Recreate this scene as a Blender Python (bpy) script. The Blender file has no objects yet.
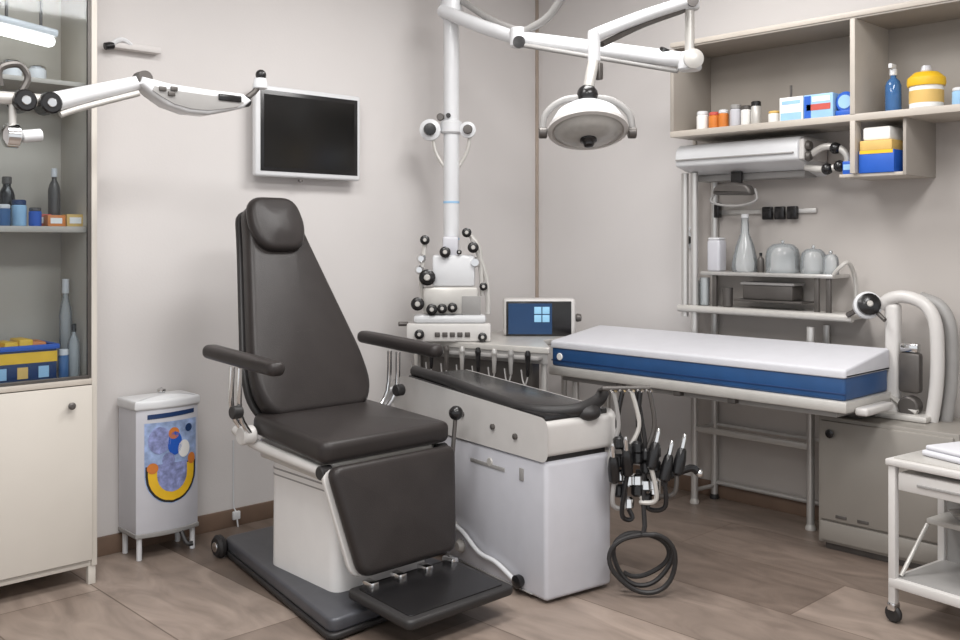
import bpy, bmesh, math, random
from math import sin, cos, pi, radians as R
from mathutils import Vector as V, Matrix as MX
random.seed(4)
SC = bpy.context.scene
COL = SC.collection

# ------------------------------------------------------------------ materials
def lin(c):
    out = []
    for v in c:
        v /= 255.0
        out.append(v/12.92 if v <= .04045 else ((v+.055)/1.055)**2.4)
    return (*out, 1)

def mat(name, rgb, rough=.5, metal=0, var=.05, scale=14, bump=0, bscale=220, coat=0, spec=.5, stretch=None):
    m = bpy.data.materials.new(name); m.use_nodes = True
    nt = m.node_tree; b = nt.nodes['Principled BSDF']
    b.inputs['Roughness'].default_value = rough
    b.inputs['Metallic'].default_value = metal
    b.inputs['Coat Weight'].default_value = coat
    b.inputs['Specular IOR Level'].default_value = spec
    tc = nt.nodes.new('ShaderNodeTexCoord')
    mp = nt.nodes.new('ShaderNodeMapping')
    if stretch: mp.inputs['Scale'].default_value = stretch
    nt.links.new(tc.outputs['Object'], mp.inputs['Vector'])
    n = nt.nodes.new('ShaderNodeTexNoise'); n.inputs['Scale'].default_value = scale; n.inputs['Detail'].default_value = 4
    nt.links.new(mp.outputs['Vector'], n.inputs['Vector'])
    r = nt.nodes.new('ShaderNodeValToRGB')
    c = lin(rgb)
    r.color_ramp.elements[0].position = .3; r.color_ramp.elements[1].position = .7
    r.color_ramp.elements[0].color = (*[v*(1-var) for v in c[:3]], 1)
    r.color_ramp.elements[1].color = (*[min(1, v*(1+var)) for v in c[:3]], 1)
    nt.links.new(n.outputs['Fac'], r.inputs['Fac']); nt.links.new(r.outputs['Color'], b.inputs['Base Color'])
    if bump:
        n2 = nt.nodes.new('ShaderNodeTexNoise'); n2.inputs['Scale'].default_value = bscale
        nt.links.new(tc.outputs['Object'], n2.inputs['Vector'])
        bp = nt.nodes.new('ShaderNodeBump'); bp.inputs['Strength'].default_value = bump; bp.inputs['Distance'].default_value = .002
        nt.links.new(n2.outputs['Fac'], bp.inputs['Height']); nt.links.new(bp.outputs['Normal'], b.inputs['Normal'])
    return m

def emit(name, rgb, s):
    m = mat(name, rgb, .4)
    b = m.node_tree.nodes['Principled BSDF']
    b.inputs['Emission Color'].default_value = lin(rgb); b.inputs['Emission Strength'].default_value = s
    return m

def glass(name, tint=(245, 248, 250), refl=.6, body=.0, bodyc=(225, 232, 235)):
    m = bpy.data.materials.new(name); m.use_nodes = True
    nt = m.node_tree; nt.nodes.clear()
    o = nt.nodes.new('ShaderNodeOutputMaterial'); t = nt.nodes.new('ShaderNodeBsdfTransparent'); g = nt.nodes.new('ShaderNodeBsdfGlossy')
    t.inputs['Color'].default_value = lin(tint); g.inputs['Roughness'].default_value = .05
    f = nt.nodes.new('ShaderNodeFresnel'); f.inputs['IOR'].default_value = 1.45
    mu = nt.nodes.new('ShaderNodeMath'); mu.operation = 'MULTIPLY'; mu.inputs[1].default_value = refl
    nt.links.new(f.outputs['Fac'], mu.inputs[0])
    mix = nt.nodes.new('ShaderNodeMixShader'); nt.links.new(mu.outputs[0], mix.inputs['Fac'])
    src = t.outputs[0]
    if body:
        d = nt.nodes.new('ShaderNodeBsdfDiffuse'); d.inputs['Color'].default_value = lin(bodyc)
        m2 = nt.nodes.new('ShaderNodeMixShader'); m2.inputs['Fac'].default_value = body
        nt.links.new(t.outputs[0], m2.inputs[1]); nt.links.new(d.outputs[0], m2.inputs[2]); src = m2.outputs[0]
    nt.links.new(src, mix.inputs[1]); nt.links.new(g.outputs[0], mix.inputs[2])
    nt.links.new(mix.outputs[0], o.inputs['Surface'])
    return m

def floor_mat():
    m = bpy.data.materials.new('wood_look_floor_tiles'); m.use_nodes = True
    nt = m.node_tree; b = nt.nodes['Principled BSDF']; L = nt.links
    tc = nt.nodes.new('ShaderNodeTexCoord'); mp = nt.nodes.new('ShaderNodeMapping')
    mp.inputs['Rotation'].default_value = (0, 0, pi/2); mp.inputs['Location'].default_value = (.12, .17, 0)
    L.new(tc.outputs['Object'], mp.inputs['Vector'])
    br = nt.nodes.new('ShaderNodeTexBrick')
    br.offset = .37; br.inputs['Scale'].default_value = 1; br.inputs['Brick Width'].default_value = 1.25; br.inputs['Row Height'].default_value = .44
    br.inputs['Mortar Size'].default_value = .003; br.inputs['Mortar Smooth'].default_value = .2; br.inputs['Bias'].default_value = 0
    br.inputs['Color1'].default_value = lin((158, 144, 134)); br.inputs['Color2'].default_value = lin((112, 99, 90)); br.inputs['Mortar'].default_value = lin((104, 90, 80))
    L.new(mp.outputs['Vector'], br.inputs['Vector'])
    mp2 = nt.nodes.new('ShaderNodeMapping'); mp2.inputs['Scale'].default_value = (3.2, 1.1, 1)
    L.new(tc.outputs['Object'], mp2.inputs['Vector'])
    n = nt.nodes.new('ShaderNodeTexNoise'); n.inputs['Scale'].default_value = 2.3; n.inputs['Detail'].default_value = 7; n.inputs['Distortion'].default_value = 1.4
    L.new(mp2.outputs['Vector'], n.inputs['Vector'])
    rp = nt.nodes.new('ShaderNodeValToRGB'); rp.color_ramp.elements[0].position = .3; rp.color_ramp.elements[1].position = .72
    rp.color_ramp.elements[0].color = (.62, .60, .58, 1); rp.color_ramp.elements[1].color = (1.16, 1.14, 1.12, 1)
    L.new(n.outputs['Fac'], rp.inputs['Fac'])
    mx = nt.nodes.new('ShaderNodeMixRGB'); mx.blend_type = 'MULTIPLY'; mx.inputs['Fac'].default_value = .9
    L.new(br.outputs['Color'], mx.inputs['Color1']); L.new(rp.outputs['Color'], mx.inputs['Color2'])
    L.new(mx.outputs['Color'], b.inputs['Base Color'])
    b.inputs['Roughness'].default_value = .42
    bp = nt.nodes.new('ShaderNodeBump'); bp.inputs['Strength'].default_value = .25; bp.inputs['Distance'].default_value = .002
    L.new(br.outputs['Fac'], bp.inputs['Height']); bp.invert = True; L.new(bp.outputs['Normal'], b.inputs['Normal'])
    return m

M = dict(
    wall=mat('painted_wall', (208, 204, 202), .75, var=.025, scale=1.2, bump=.15, bscale=90),
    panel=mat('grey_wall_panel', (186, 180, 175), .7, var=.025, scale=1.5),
    trimm=mat('tan_corner_trim', (168, 154, 142), .6, var=.05),
    ceil=mat('ceiling_paint', (225, 222, 218), .8, var=.02),
    base=mat('brown_baseboard', (112, 92, 78), .5, var=.12, scale=6),
    cream=mat('cream_laminate', (204, 198, 189), .42, var=.02, scale=4),
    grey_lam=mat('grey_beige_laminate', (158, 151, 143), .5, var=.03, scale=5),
    edge=mat('pale_shelf_edge', (186, 178, 168), .45, var=.03),
    taupe=mat('taupe_cabinet_inside', (190, 182, 170), .55, var=.04, scale=4),
    white=mat('white_plastic', (214, 215, 217), .32, var=.015, coat=.2),
    offwhite=mat('warm_white_enamel', (203, 200, 197), .35, var=.02),
    lilac=mat('cool_white_enamel', (196, 196, 202), .32, var=.02, coat=.2),
    leather=mat('dark_brown_leather', (47, 43, 42), .36, var=.10, scale=9, bump=.35, bscale=260, spec=.28),
    rubber=mat('black_rubber', (38, 36, 36), .5, var=.1),
    black=mat('glossy_black_plastic', (26, 25, 26), .25, var=.1),
    char=mat('charcoal_step_plate', (78, 79, 84), .38, metal=.2, var=.08, scale=20),
    steel=mat('brushed_steel', (198, 196, 193), .3, metal=.55, var=.06, scale=30, stretch=(1, 1, .1)),
    chrome=mat('chrome', (222, 222, 222), .12, metal=1, var=.02),
    grey=mat('mid_grey_plastic', (150, 148, 146), .45, var=.05),
    lgrey=mat('light_grey_metal', (196, 193, 188), .35, metal=.25, var=.04),
    dgrey=mat('dark_grey_metal', (92, 88, 85), .4, metal=.4, var=.08),
    sgrey=mat('satin_grey_cabinet', (150, 145, 138), .4, metal=.25, var=.04, scale=5),
    screen=mat('dark_screen', (20, 20, 20), .16, var=.1),
    sheet=mat('white_sheet', (203, 203, 208), .75, var=.02, bump=.2, bscale=60),
    blue=mat('blue_vinyl', (36, 76, 124), .42, var=.12, scale=7),
    navy=mat('navy_vinyl', (26, 54, 98), .4, var=.08),
    bblue=mat('bright_blue_card', (30, 88, 184), .5, var=.06),
    yellow=mat('yellow_plastic', (232, 186, 40), .45, var=.06),
    orange=mat('amber_orange', (206, 122, 52), .4, var=.1),
    red=mat('red_print', (192, 84, 74), .5, var=.1),
    lblue=mat('pale_blue_card', (150, 190, 222), .5, var=.06),
    paper=mat('white_card', (232, 231, 228), .6, var=.02),
    tan=mat('tan_card', (214, 178, 104), .6, var=.05),
    cyan=emit('lit_icon', (140, 190, 220), .2),
    scrblue=emit('lit_blue_screen', (18, 54, 92), .15),
    lamp=emit('reflection_glow', (255, 252, 246), 2.2),  # glow standing in for a lamp reflected in the cabinet glass
    glass=glass('cabinet_glass', refl=.45),
    clear=glass('clear_glassware', (252, 252, 252), 1.0, .3),
    bglass=glass('blue_bottle_plastic', (150, 190, 225), 1.0, .45, (90, 140, 200)),
    floor=floor_mat(),
)
M['pedw'] = mat('white_pedestal_enamel', (226, 224, 222), .35, var=.015)
M['lens'] = mat('lamp_lens_grey', (176, 174, 170), .25, var=.05, scale=40)

# ------------------------------------------------------------------ mesh builder
class MB:
    def __init__(s): s.bm = bmesh.new()
    def _add(s, t):
        me = bpy.data.meshes.new('t'); t.to_mesh(me); t.free(); s.bm.from_mesh(me); bpy.data.meshes.remove(me)
    def box(s, a, b, bev=.004, seg=2, rz=0, mx=None):
        """corners a, b; optional turn about its centre"""
        a, b = V(a), V(b); c = (a+b)/2; d = b-a
        t = bmesh.new(); bmesh.ops.create_cube(t, size=1)
        bmesh.ops.scale(t, vec=(abs(d.x), abs(d.y), abs(d.z)), verts=t.verts)
        bev = min(bev, .49*min(abs(d.x), abs(d.y), abs(d.z)))
        if bev > 0: bmesh.ops.bevel(t, geom=t.edges[:]+t.verts[:], offset=bev, segments=seg, profile=.5, affect='EDGES')
        t.transform(MX.Translation(c) @ (mx if mx else MX.Rotation(rz, 4, 'Z')))
        s._add(t); return s
    def tube(s, pts, r, seg=10, smooth=0, r2=None):
        P = [V(p) for p in pts]
        if smooth and len(P) > 2:
            Q = []
            for i in range(len(P)-1):
                p0 = P[max(i-1, 0)]; p1 = P[i]; p2 = P[i+1]; p3 = P[min(i+2, len(P)-1)]
                for k in range(smooth):
                    u = k/smooth
                    Q.append(.5*((2*p1)+(p2-p0)*u+(2*p0-5*p1+4*p2-p3)*u*u+(3*p1-p0-3*p2+p3)*u**3))
            Q.append(P[-1]); P = Q
        t = bmesh.new(); rings = []
        up = None
        for i, p in enumerate(P):
            d = (P[min(i+1, len(P)-1)]-P[max(i-1, 0)]).normalized()
            if up is None:
                up = V((0, 0, 1)) if abs(d.z) < .9 else V((1, 0, 0))
            x = (up-d*up.dot(d))
            if x.length < 1e-5: x = d.orthogonal()
            x.normalize(); y = d.cross(x); up = x
            rr = r if r2 is None else r+(r2-r)*i/(len(P)-1)
            rings.append([t.verts.new(p+x*cos(2*pi*k/seg)*rr+y*sin(2*pi*k/seg)*rr) for k in range(seg)])
        for a, b in zip(rings, rings[1:]):
            for k in range(seg): t.faces.new((a[k], a[(k+1) % seg], b[(k+1) % seg], b[k]))
        t.faces.new(rings[0][::-1]); t.faces.new(rings[-1])
        s._add(t); return s
    def lathe(s, prof, loc, axis=(0, 0, 1), seg=24, sc=(1, 1, 1)):
        t = bmesh.new(); rings = []
        for r, z in prof:
            if r < 1e-5: rings.append([t.verts.new((0, 0, z))])
            else: rings.append([t.verts.new((r*cos(2*pi*k/seg)*sc[0], r*sin(2*pi*k/seg)*sc[1], z)) for k in range(seg)])
        for a, b in zip(rings, rings[1:]):
            for k in range(seg):
                k2 = (k+1) % seg
                f = [a[0] if len(a) == 1 else a[k]]
                if len(a) > 1: f.append(a[k2])
                if len(b) > 1: f.append(b[k2])
                f.append(b[0] if len(b) == 1 else b[k])
                if len(f) > 2: t.faces.new(f)
        if len(rings[0]) > 1: t.faces.new(rings[0][::-1])
        if len(rings[-1]) > 1: t.faces.new(rings[-1])
        q = V((0, 0, 1)).rotation_difference(V(axis).normalized())
        t.transform(MX.Translation(V(loc)) @ q.to_matrix().to_4x4())
        s._add(t); return s
    def cyl(s, a, b, r, seg=16, bev=.15):
        a, b = V(a), V(b); L = (b-a).length; e = min(r*bev, L*.3)
        return s.lathe([(r-e, 0), (r, e), (r, L-e), (r-e, L)], a, b-a, seg)
    def ball(s, c, r, sz=1, seg=16):
        n = 8
        return s.lathe([(r*sin(pi*k/n), -r*sz*cos(pi*k/n)) for k in range(n+1)], c, (0, 0, 1), seg)
    def slab(s, out, th, bev, mx, puff=0, n=4):
        """closed outline (ccw, 2-D) thickened along local z from 0 to th with rounded rims; puff swells the top face"""
        N = len(out); O = [V((p[0], p[1])) for p in out]
        nor = []
        for i in range(N):
            e = (O[(i+1) % N]-O[i-1]).normalized(); nor.append(V((-e.y, e.x)))
        c = sum(O, V((0, 0)))/N
        rows = []
        for k in range(n+1):
            a = pi/2*k/n; rows.append((bev*(1-sin(a)), bev*(1-cos(a))))
        for k in range(n+1):
            a = pi/2*k/n; rows.append((bev*(1-cos(a)), th-bev*(1-sin(a))))
        t = bmesh.new(); rings = []
        for ins, z in rows: rings.append([t.verts.new((O[i].x+nor[i].x*ins, O[i].y+nor[i].y*ins, z)) for i in range(N)])
        if puff:
            for f in (.75, .45, .2):
                rings.append([t.verts.new((c.x+(O[i].x+nor[i].x*bev-c.x)*f, c.y+(O[i].y+nor[i].y*bev-c.y)*f, th+puff*(1-f*f))) for i in range(N)])
        for a, b in zip(rings, rings[1:]):
            for i in range(N): t.faces.new((a[i], a[(i+1) % N], b[(i+1) % N], b[i]))
        t.faces.new(rings[0][::-1]); t.faces.new(rings[-1])
        t.transform(mx); s._add(t); return s
    def build(s, name, m, parent=None, base=None):
        if parent is not None: inv = INV[parent.name]
        else:
            base = V(base) if base is not None else V((0, 0, 0)); inv = MX.Translation(-base)
        if inv is not None: s.bm.transform(inv)
        bmesh.ops.recalc_face_normals(s.bm, faces=s.bm.faces)
        me = bpy.data.meshes.new(name); s.bm.to_mesh(me); s.bm.free()
        for p in me.polygons: p.use_smooth = True
        me.set_sharp_from_angle(angle=R(38))
        me.materials.append(m)
        o = bpy.data.objects.new(name, me); COL.objects.link(o)
        if parent is not None: o.parent = parent; INV[o.name] = inv
        else: o.location = base; INV[o.name] = inv
        return o

INV = {}
def tag(o, label, cat, group=None):
    o['label'] = label; o['category'] = cat
    if group: o['group'] = group
    return o
def thing(name, label, cat, loc, rz=0, group=None, local=False):
    """Empty at the thing's base; parts are modelled in room coordinates unless local"""
    o = bpy.data.objects.new(name, None); COL.objects.link(o); o.location = loc; o.rotation_euler = (0, 0, rz); o.empty_display_size = .1
    INV[o.name] = None if local else (MX.Translation(V(loc)) @ MX.Rotation(rz, 4, 'Z')).inverted()
    return tag(o, label, cat, group)
def struct(name, mb, m):
    o = mb.build(name, m); o['kind'] = 'structure'; return o
def rrect(w0, w1, h, r, n=5, x0=0):
    """rounded trapezoid outline, half widths w0 (bottom) and w1 (top), from y=0 to h, ccw"""
    cs = [(w0, 0), (w1, h), (-w1, h), (-w0, 0)]
    return rpoly(cs, r, n, x0)
def rpoly(cs, r, n=5, x0=0):
    out = []; N = len(cs)
    for i in range(N):
        p = V(cs[i]); a = (V(cs[i-1])-p); b = (V(cs[(i+1) % N])-p)
        rr = r[i] if isinstance(r, (list, tuple)) else r
        d = min(rr, a.length*.49, b.length*.49); A = p+a.normalized()*d; B = p+b.normalized()*d
        for k in range(n+1):
            u = k/n; q = A*(1-u)**2+p*2*u*(1-u)+B*u*u; out.append((q.x+x0, q.y))
    return out
def frame(o, x, y, z):
    m = MX.Identity(4)
    for i, v in enumerate((V(x).normalized(), V(y).normalized(), V(z).normalized())):
        for k in range(3): m[k][i] = v[k]
    for k in range(3): m[k][3] = o[k]
    return m

# ------------------------------------------------------------------ the room
YL, XR, H = 4.286, 4.60, 3.1
struct('floor', MB().box((-2.5, -3, -.1), (XR+.12, YL+.12, 0), 0), M['floor'])
struct('ceiling', MB().box((-2.5, -3, H), (XR+.12, YL+.12, H+.1), 0), M['ceil'])
struct('wall_left', MB().box((-2.5, YL, 0), (XR+.12, YL+.12, H), 0), M['wall'])
struct('wall_right', MB().box((XR, -3, 0), (XR+.12, YL, H), 0), M['wall'])
struct('trim_1', MB().box((XR-.016, YL-.016, .085), (XR, YL, H), .002), M['trimm'])
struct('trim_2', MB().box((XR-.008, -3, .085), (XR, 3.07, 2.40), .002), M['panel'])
struct('trim_3', MB().box((XR-.022, 3.07, .085), (XR, 3.09, 2.40), .003), M['edge'])
struct('baseboard_left', MB().box((-2.5, YL-.014, 0), (XR-.014, YL, .085), .003), M['base'])
struct('baseboard_right', MB().box((XR-.014, -3, 0), (XR, YL, .085), .003), M['base'])

# ------------------------------------------------------------------ tall cabinet on the left
cf, cb, x0, x1, ct = 3.95, 4.27, .66, 1.615, 2.62
c = thing('medicine_cabinet', 'tall cream cabinet with glass upper doors and plain lower doors at the left edge', 'cabinet', (1.14, 4.11, 0))
for x in (x0, x1-.024): MB().box((x, cf, .075), (x+.024, cb, ct)).build('side_panel', M['cream'], c)
MB().box((x0+.024, cb-.012, .075), (x1-.024, cb, ct), .001).build('back_panel', M['taupe'], c)
MB().box((x0+.024, cf, ct-.024), (x1-.024, cb-.012, ct)).build('top_panel', M['cream'], c)
MB().box((x0+.024, cf+.006, .075), (x1-.024, cb-.012, .1)).build('bottom_panel', M['cream'], c)
MB().box((x0+.024, cf-.004, .815), (x1-.024, cb-.012, .838)).build('shelf', M['edge'], c)
MB().box((x0+.024, cf+.03, 1.43), (x1-.024, cb-.012, 1.455)).build('shelf', M['edge'], c)
MB().box((x0+.024, cf+.03, 2.02), (x1-.024, cb-.012, 2.04)).build('shelf', M['edge'], c)
MB().box((x0+.024, cf+.03, .84), (x0+.03, cb-.013, ct-.025), .001).build('liner', M['taupe'], c)
MB().box((x1-.032, cf+.03, .84), (x1-.0245, cb-.013, ct-.025), .001).build('liner', M['taupe'], c)
xm = (x0+x1)/2
for a, b, kx in ((x0+.026, xm-.002, xm-.08), (xm+.002, x1-.026, x1-.115)):
    d = MB().box((a, cf-.012, .105), (b, cf+.004, .812), .003).build('door', M['cream'], c)
    MB().lathe([(.006, 0), (.006, .012), (.014, .016), (.015, .024), (.008, .03), (0, .03)], (kx, cf-.012, .74), (0, -1, 0), 14).build('knob', M['dgrey'], d)
    g = MB()
    for q in ((a, a+.012), (b-.012, b)): g.box((q[0], cf+.002, .842), (q[1], cf+.018, ct-.026), .001)
    g.box((a+.012, cf+.002, ct-.044), (b-.012, cf+.018, ct-.026), .001); g.box((a+.012, cf+.002, .842), (b-.012, cf+.018, .852), .001)
    gd = g.build('glass_door', M['dgrey'], c)
    MB().box((a+.012, cf+.008, .852), (b-.012, cf+.012, ct-.044), 0).build('pane', M['glass'], gd)
for x in (x0+.012, x1-.03):
    for y in (cf+.02, cb-.03): MB().box((x-.004, y-.012, 0), (x+.026, y+.014, .076), .002).build('leg', M['cream'], c)

def bottle(name, loc, r, h, m, capm, label, cat='bottle', neck=.35, group=None, spray=False, capname='cap'):
    t = thing(name, label, cat, loc, 0, group, True)
    hb = h*.62
    MB().lathe([(r*.9, 0), (r, .006), (r, hb), (r*.8, hb+(h*.1)), (r*neck, hb+h*.18), (r*neck, h*.86)], (0, 0, 0), seg=18).build('body', m, t)
    MB().cyl((0, 0, h*.85), (0, 0, h), r*neck*1.25, 12).build(capname, capm, t)
    if spray:
        MB().box((-.035, -.009, h), (.016, .009, h+.022), .004).build('trigger', capm, t)
    return t
def jar(name, loc, r, h, m, lidm, label, cat='jar', group=None):
    t = thing(name, label, cat, loc, 0, group, True)
    MB().lathe([(r*.9, 0), (r, .005), (r, h*.76), (r*.86, h*.8)], (0, 0, 0), seg=18).build('body', m, t)
    MB().cyl((0, 0, h*.79), (0, 0, h), r*.95, 18).build('lid', lidm, t)
    return t

# things behind the cabinet glass
t = thing('storage_basket', 'blue plastic basket with a yellow band and yellow packs on the lower cabinet shelf', 'basket', (1.30, 4.09, .838))
bk = MB()
for a, b in (((1.14, 4.0, .839), (1.47, 4.006, .965)), ((1.14, 4.174, .839), (1.47, 4.18, .965)), ((1.14, 4.006, .839), (1.146, 4.174, .965)), ((1.464, 4.006, .839), (1.47, 4.174, .965)), ((1.146, 4.006, .839), (1.464, 4.174, .845))): bk.box(a, b, .001)
bk.build('bin', M['navy'], t)
MB().box((1.139, 3.9975, .915), (1.472, 4.0005, .957), 0).build('yellow_band', M['yellow'], t)
for x in (1.26, 1.34, 1.42): MB().box((x-.02, 3.9978, .855), (x+.02, 4.0005, .90), 0).build('print_patch', M['lblue'] if x != 1.34 else M['tan'], t)
rim = MB()
for a, b in (((1.13, 3.99, .965), (1.48, 4.006, .985)), ((1.13, 4.174, .965), (1.48, 4.19, .985)), ((1.13, 4.006, .965), (1.146, 4.174, .985)), ((1.464, 4.006, .965), (1.48, 4.174, .985))): rim.box(a, b, .003)
rim.build('rim', M['bblue'], t)
for i, (x, dz, rz) in enumerate(((1.185, 0, .1), (1.245, .006, -.12), (1.305, .0, .2), (1.365, .008, 0), (1.42, -.004, -.2))):
    o = MB().box((x-.027, 4.03, .846), (x+.027, 4.15, .998+dz), .008, rz=rz*.4).build('packet', M['yellow'] if i < 4 else M['orange'], None, (x, 4.09, .846))
    tag(o, ['yellow packet at the left end of the blue basket', 'second yellow packet from the left in the blue basket', 'middle yellow packet in the blue basket', 'taller yellow packet right of the middle in the blue basket', 'orange packet at the right end of the blue basket'][i], 'packet', 'packets in the blue basket')
bottle('glass_bottle', (1.555, 4.13, .838), .026, .40, M['clear'], M['white'], 'tall clear bottle beside the blue basket at the cabinet side', neck=.45)
bottle('glass_bottle', (1.55, 4.03, .838), .024, .22, M['clear'], M['black'], 'short clear bottle with black cap right of the blue basket')
jar('jar', (1.505, 4.02, .838), .02, .12, M['bglass'], M['white'], 'small blue jar with white lid in front of the tall clear bottle')
for i, (x, y, r, h, m, l, lab) in enumerate(((1.285, 4.05, .026, .085, 'bglass', 'white', 'blue jar with white lid at the left on the middle cabinet shelf'),
        (1.35, 4.07, .028, .105, 'lblue', 'navy', 'pale blue jar with navy lid on the middle cabinet shelf'),
        (1.405, 4.05, .024, .075, 'bblue', 'dgrey', 'deep blue jar with dark lid on the middle cabinet shelf'))):
    jar('jar', (x, y, 1.455), r, h, M[m], M[l], lab)
for x, y, w, h, m, lab in ((1.44, 4.09, .032, .05, 'red', 'small red box behind the amber boxes on the middle cabinet shelf'),
        (1.475, 4.04, .035, .045, 'orange', 'orange box left of two on the middle cabinet shelf'),
        (1.555, 4.05, .036, .05, 'tan', 'tan box right of the orange one on the middle cabinet shelf')):
    t = thing('medicine_box', lab, 'box', (x, y, 1.455), 0, None, True)
    MB().box((-w, -.03, 0), (w, .03, h), .002).build('carton', M[m], t)
    MB().box((-w*.7, -.0312, h*.25), (w*.6, -.03, h*.75), 0).build('front_label', M['paper'], t)
bottle('dropper_bottle', (1.505, 4.12, 1.455), .024, .24, M['dgrey'], M['white'], 'dark bottle with tall white top on the middle cabinet shelf', neck=.4)
bottle('glass_bottle', (1.33, 4.15, 1.455), .03, .2, M['black'], M['dgrey'], 'black bottle behind the blue jars on the middle cabinet shelf', neck=.5)
for x, y, r, h, lab in ((1.33, 4.1, .04, .075, 'white round pot left of two on the top cabinet shelf'), (1.43, 4.1, .035, .065, 'smaller white round pot right of two on the top cabinet shelf')):
    jar('ointment_pot', (x, y, 2.04), r, h, M['white'], M['chrome'], lab, 'pot')
t = thing('reflection_strip', 'added white glowing strip imitating a lamp reflection in the tall cabinet glass', 'lamp', (1.33, 4.16, ct-.03))  # made-up glowing fixture in place of a lamp reflection on the glass
MB().box((1.24, 4.0, 2.19), (1.47, 4.06, 2.225), .012, mx=MX.Rotation(.12, 4, 'Y')).build('glow_strip', M['lamp'], t)
MB().box((1.23, 3.995, 2.228), (1.48, 4.065, 2.26), .01, mx=MX.Rotation(.12, 4, 'Y')).build('housing', M['white'], t)
for x in (1.29, 1.42): MB().cyl((x, 4.03, 2.24), (x, 4.03, ct-.024), .006).build('hanger', M['dgrey'], t)  # housing and rods are made up to hold the added strip

# ------------------------------------------------------------------ articulated arm in front of the cabinet
t = thing('articulated_arm', 'white articulated equipment arm reaching in from the left before the tall cabinet', 'arm', (.72, 3.5, 1.86))
Ya = 3.5
def A(px, py, Y=Ya):
    a = (px-480)/974; dx = .7232*a+.6906; dy = -.6906*a+.7232; k = Y/dy
    return (dx*k, Y, 1.4-(py-240)/974*k)
J0, J1, J2, J3, J4 = (.72, Ya, 1.87), (1.235, Ya, 1.885), (1.60, Ya, 1.99), (2.03, Ya, 1.965), (2.10, Ya, 2.035)
MB().cyl((.72, Ya, 1.80), (.72, Ya, H), .035).build('ceiling_post', M['white'], t)
MB().tube([J0, J1], .022, 12).build('arm_bar', M['lgrey'], t)
for off in (0, .085): MB().cyl((J1[0]-.045+off-.02, Ya-.045, J1[2]-.01), (J1[0]-.045+off-.02, Ya+.045, J1[2]-.01), .038).build('joint', M['black'], t)
for off in (0, .085): MB().cyl((J1[0]-.065+off, Ya-.05, J1[2]-.01), (J1[0]-.065+off, Ya-.044, J1[2]-.01), .016).build('joint_cap', M['chrome'], t)
MB().tube([(J1[0]+.05, Ya, J1[2]), (1.40, Ya, 1.925), J2], .036, 12, 5, .026).build('arm_bar', M['white'], t)
MB().tube([(J1[0]+.06, Ya-.01, J1[2]-.045), (1.38, Ya-.01, 1.875), (1.58, Ya-.01, 1.945)], .012, 10, 5).build('arm_strut', M['lgrey'], t)
MB().cyl((J2[0], Ya-.03, J2[2]+.01), (J2[0], Ya+.03, J2[2]+.01), .03).build('joint', M['dgrey'], t)
prof = [(1.585, 2.005), (1.70, 1.99), (1.86, 1.985), (2.0, 1.985), (2.04, 1.96), (2.0, 1.925), (1.93, 1.905), (1.85, 1.885), (1.76, 1.885), (1.68, 1.905), (1.62, 1.94), (1.575, 1.975)]
MB().slab(prof[::-1], .09, .018, frame((0, Ya+.045, 0), (1, 0, 0), (0, 0, 1), (0, -1, 0))).build('housing', M['white'], t)
MB().slab([(x*.82+1.81*.18, z*.6+1.94*.4-.006) for x, z in prof[::-1]], .004, .0015, frame((0, Ya-.0445, 0), (1, 0, 0), (0, 0, 1), (0, -1, 0))).build('side_panel', M['grey'], t)
for x0_, z0_ in ((1.655, 1.965), (1.69, 1.95), (1.70, 1.97)): MB().box((x0_-.014, Ya-.056, z0_-.008), (x0_+.014, Ya-.048, z0_+.008), .002).build('button', M['dgrey'], t)
MB().box((1.885, Ya-.054, 1.945), (1.985, Ya-.046, 1.972), .004).build('grip', M['black'], t)
MB().cyl((2.02, Ya-.035, 1.955), (2.02, Ya+.035, 1.955), .022).build('joint', M['black'], t)
MB().tube([(2.02, Ya, 1.96), (2.07, Ya, 2.0), J4], .012).build('arm_tip', M['dgrey'], t)
MB().lathe([(.012, 0), (.028, .005), (.03, .02), (.024, .045)], (2.10, Ya, 2.015), (0, 0, 1)).build('tip_collar', M['white'], t)
MB().ball((2.103, Ya, 2.075), .022).build('tip_knob', M['black'], t)
# small handle hung below the first joint
MB().cyl((1.14, Ya, 1.72), (1.14, Ya, 1.87), .012).build('drop_rod', M['lgrey'], t)
MB().lathe([(.02, 0), (.04, .012), (.042, .05), (.02, .065)], (1.105, Ya, 1.755), (1, 0, 0)).build('handle', M['chrome'], t)
MB().cyl((1.17, Ya, 1.755), (1.235, Ya, 1.765), .022).build('handle_tip', M['white'], t)
MB().tube([(1.10, Ya, 1.92), (1.10, Ya, 1.98), (1.16, Ya, 2.0), (1.19, Ya, 1.96), (1.17, Ya, 1.91)], .012, 8, 5).build('cable_loop', M['dgrey'], t)

t = thing('wall_bracket', 'small white wall bracket with black end cap above the articulated arm', 'bracket', (1.9, YL, 2.25))
MB().box((1.80, 4.235, 2.252), (2.03, YL-.001, 2.285), .01).build('bar', M['wall'], t)
MB().tube([(1.79, 4.24, 2.262), (1.84, 4.235, 2.292), (1.90, 4.25, 2.268)], .012, 8, 5).build('hook', M['white'], t)
MB().cyl((1.765, 4.24, 2.252), (1.805, 4.24, 2.262), .017).build('end_cap', M['black'], t)

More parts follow.
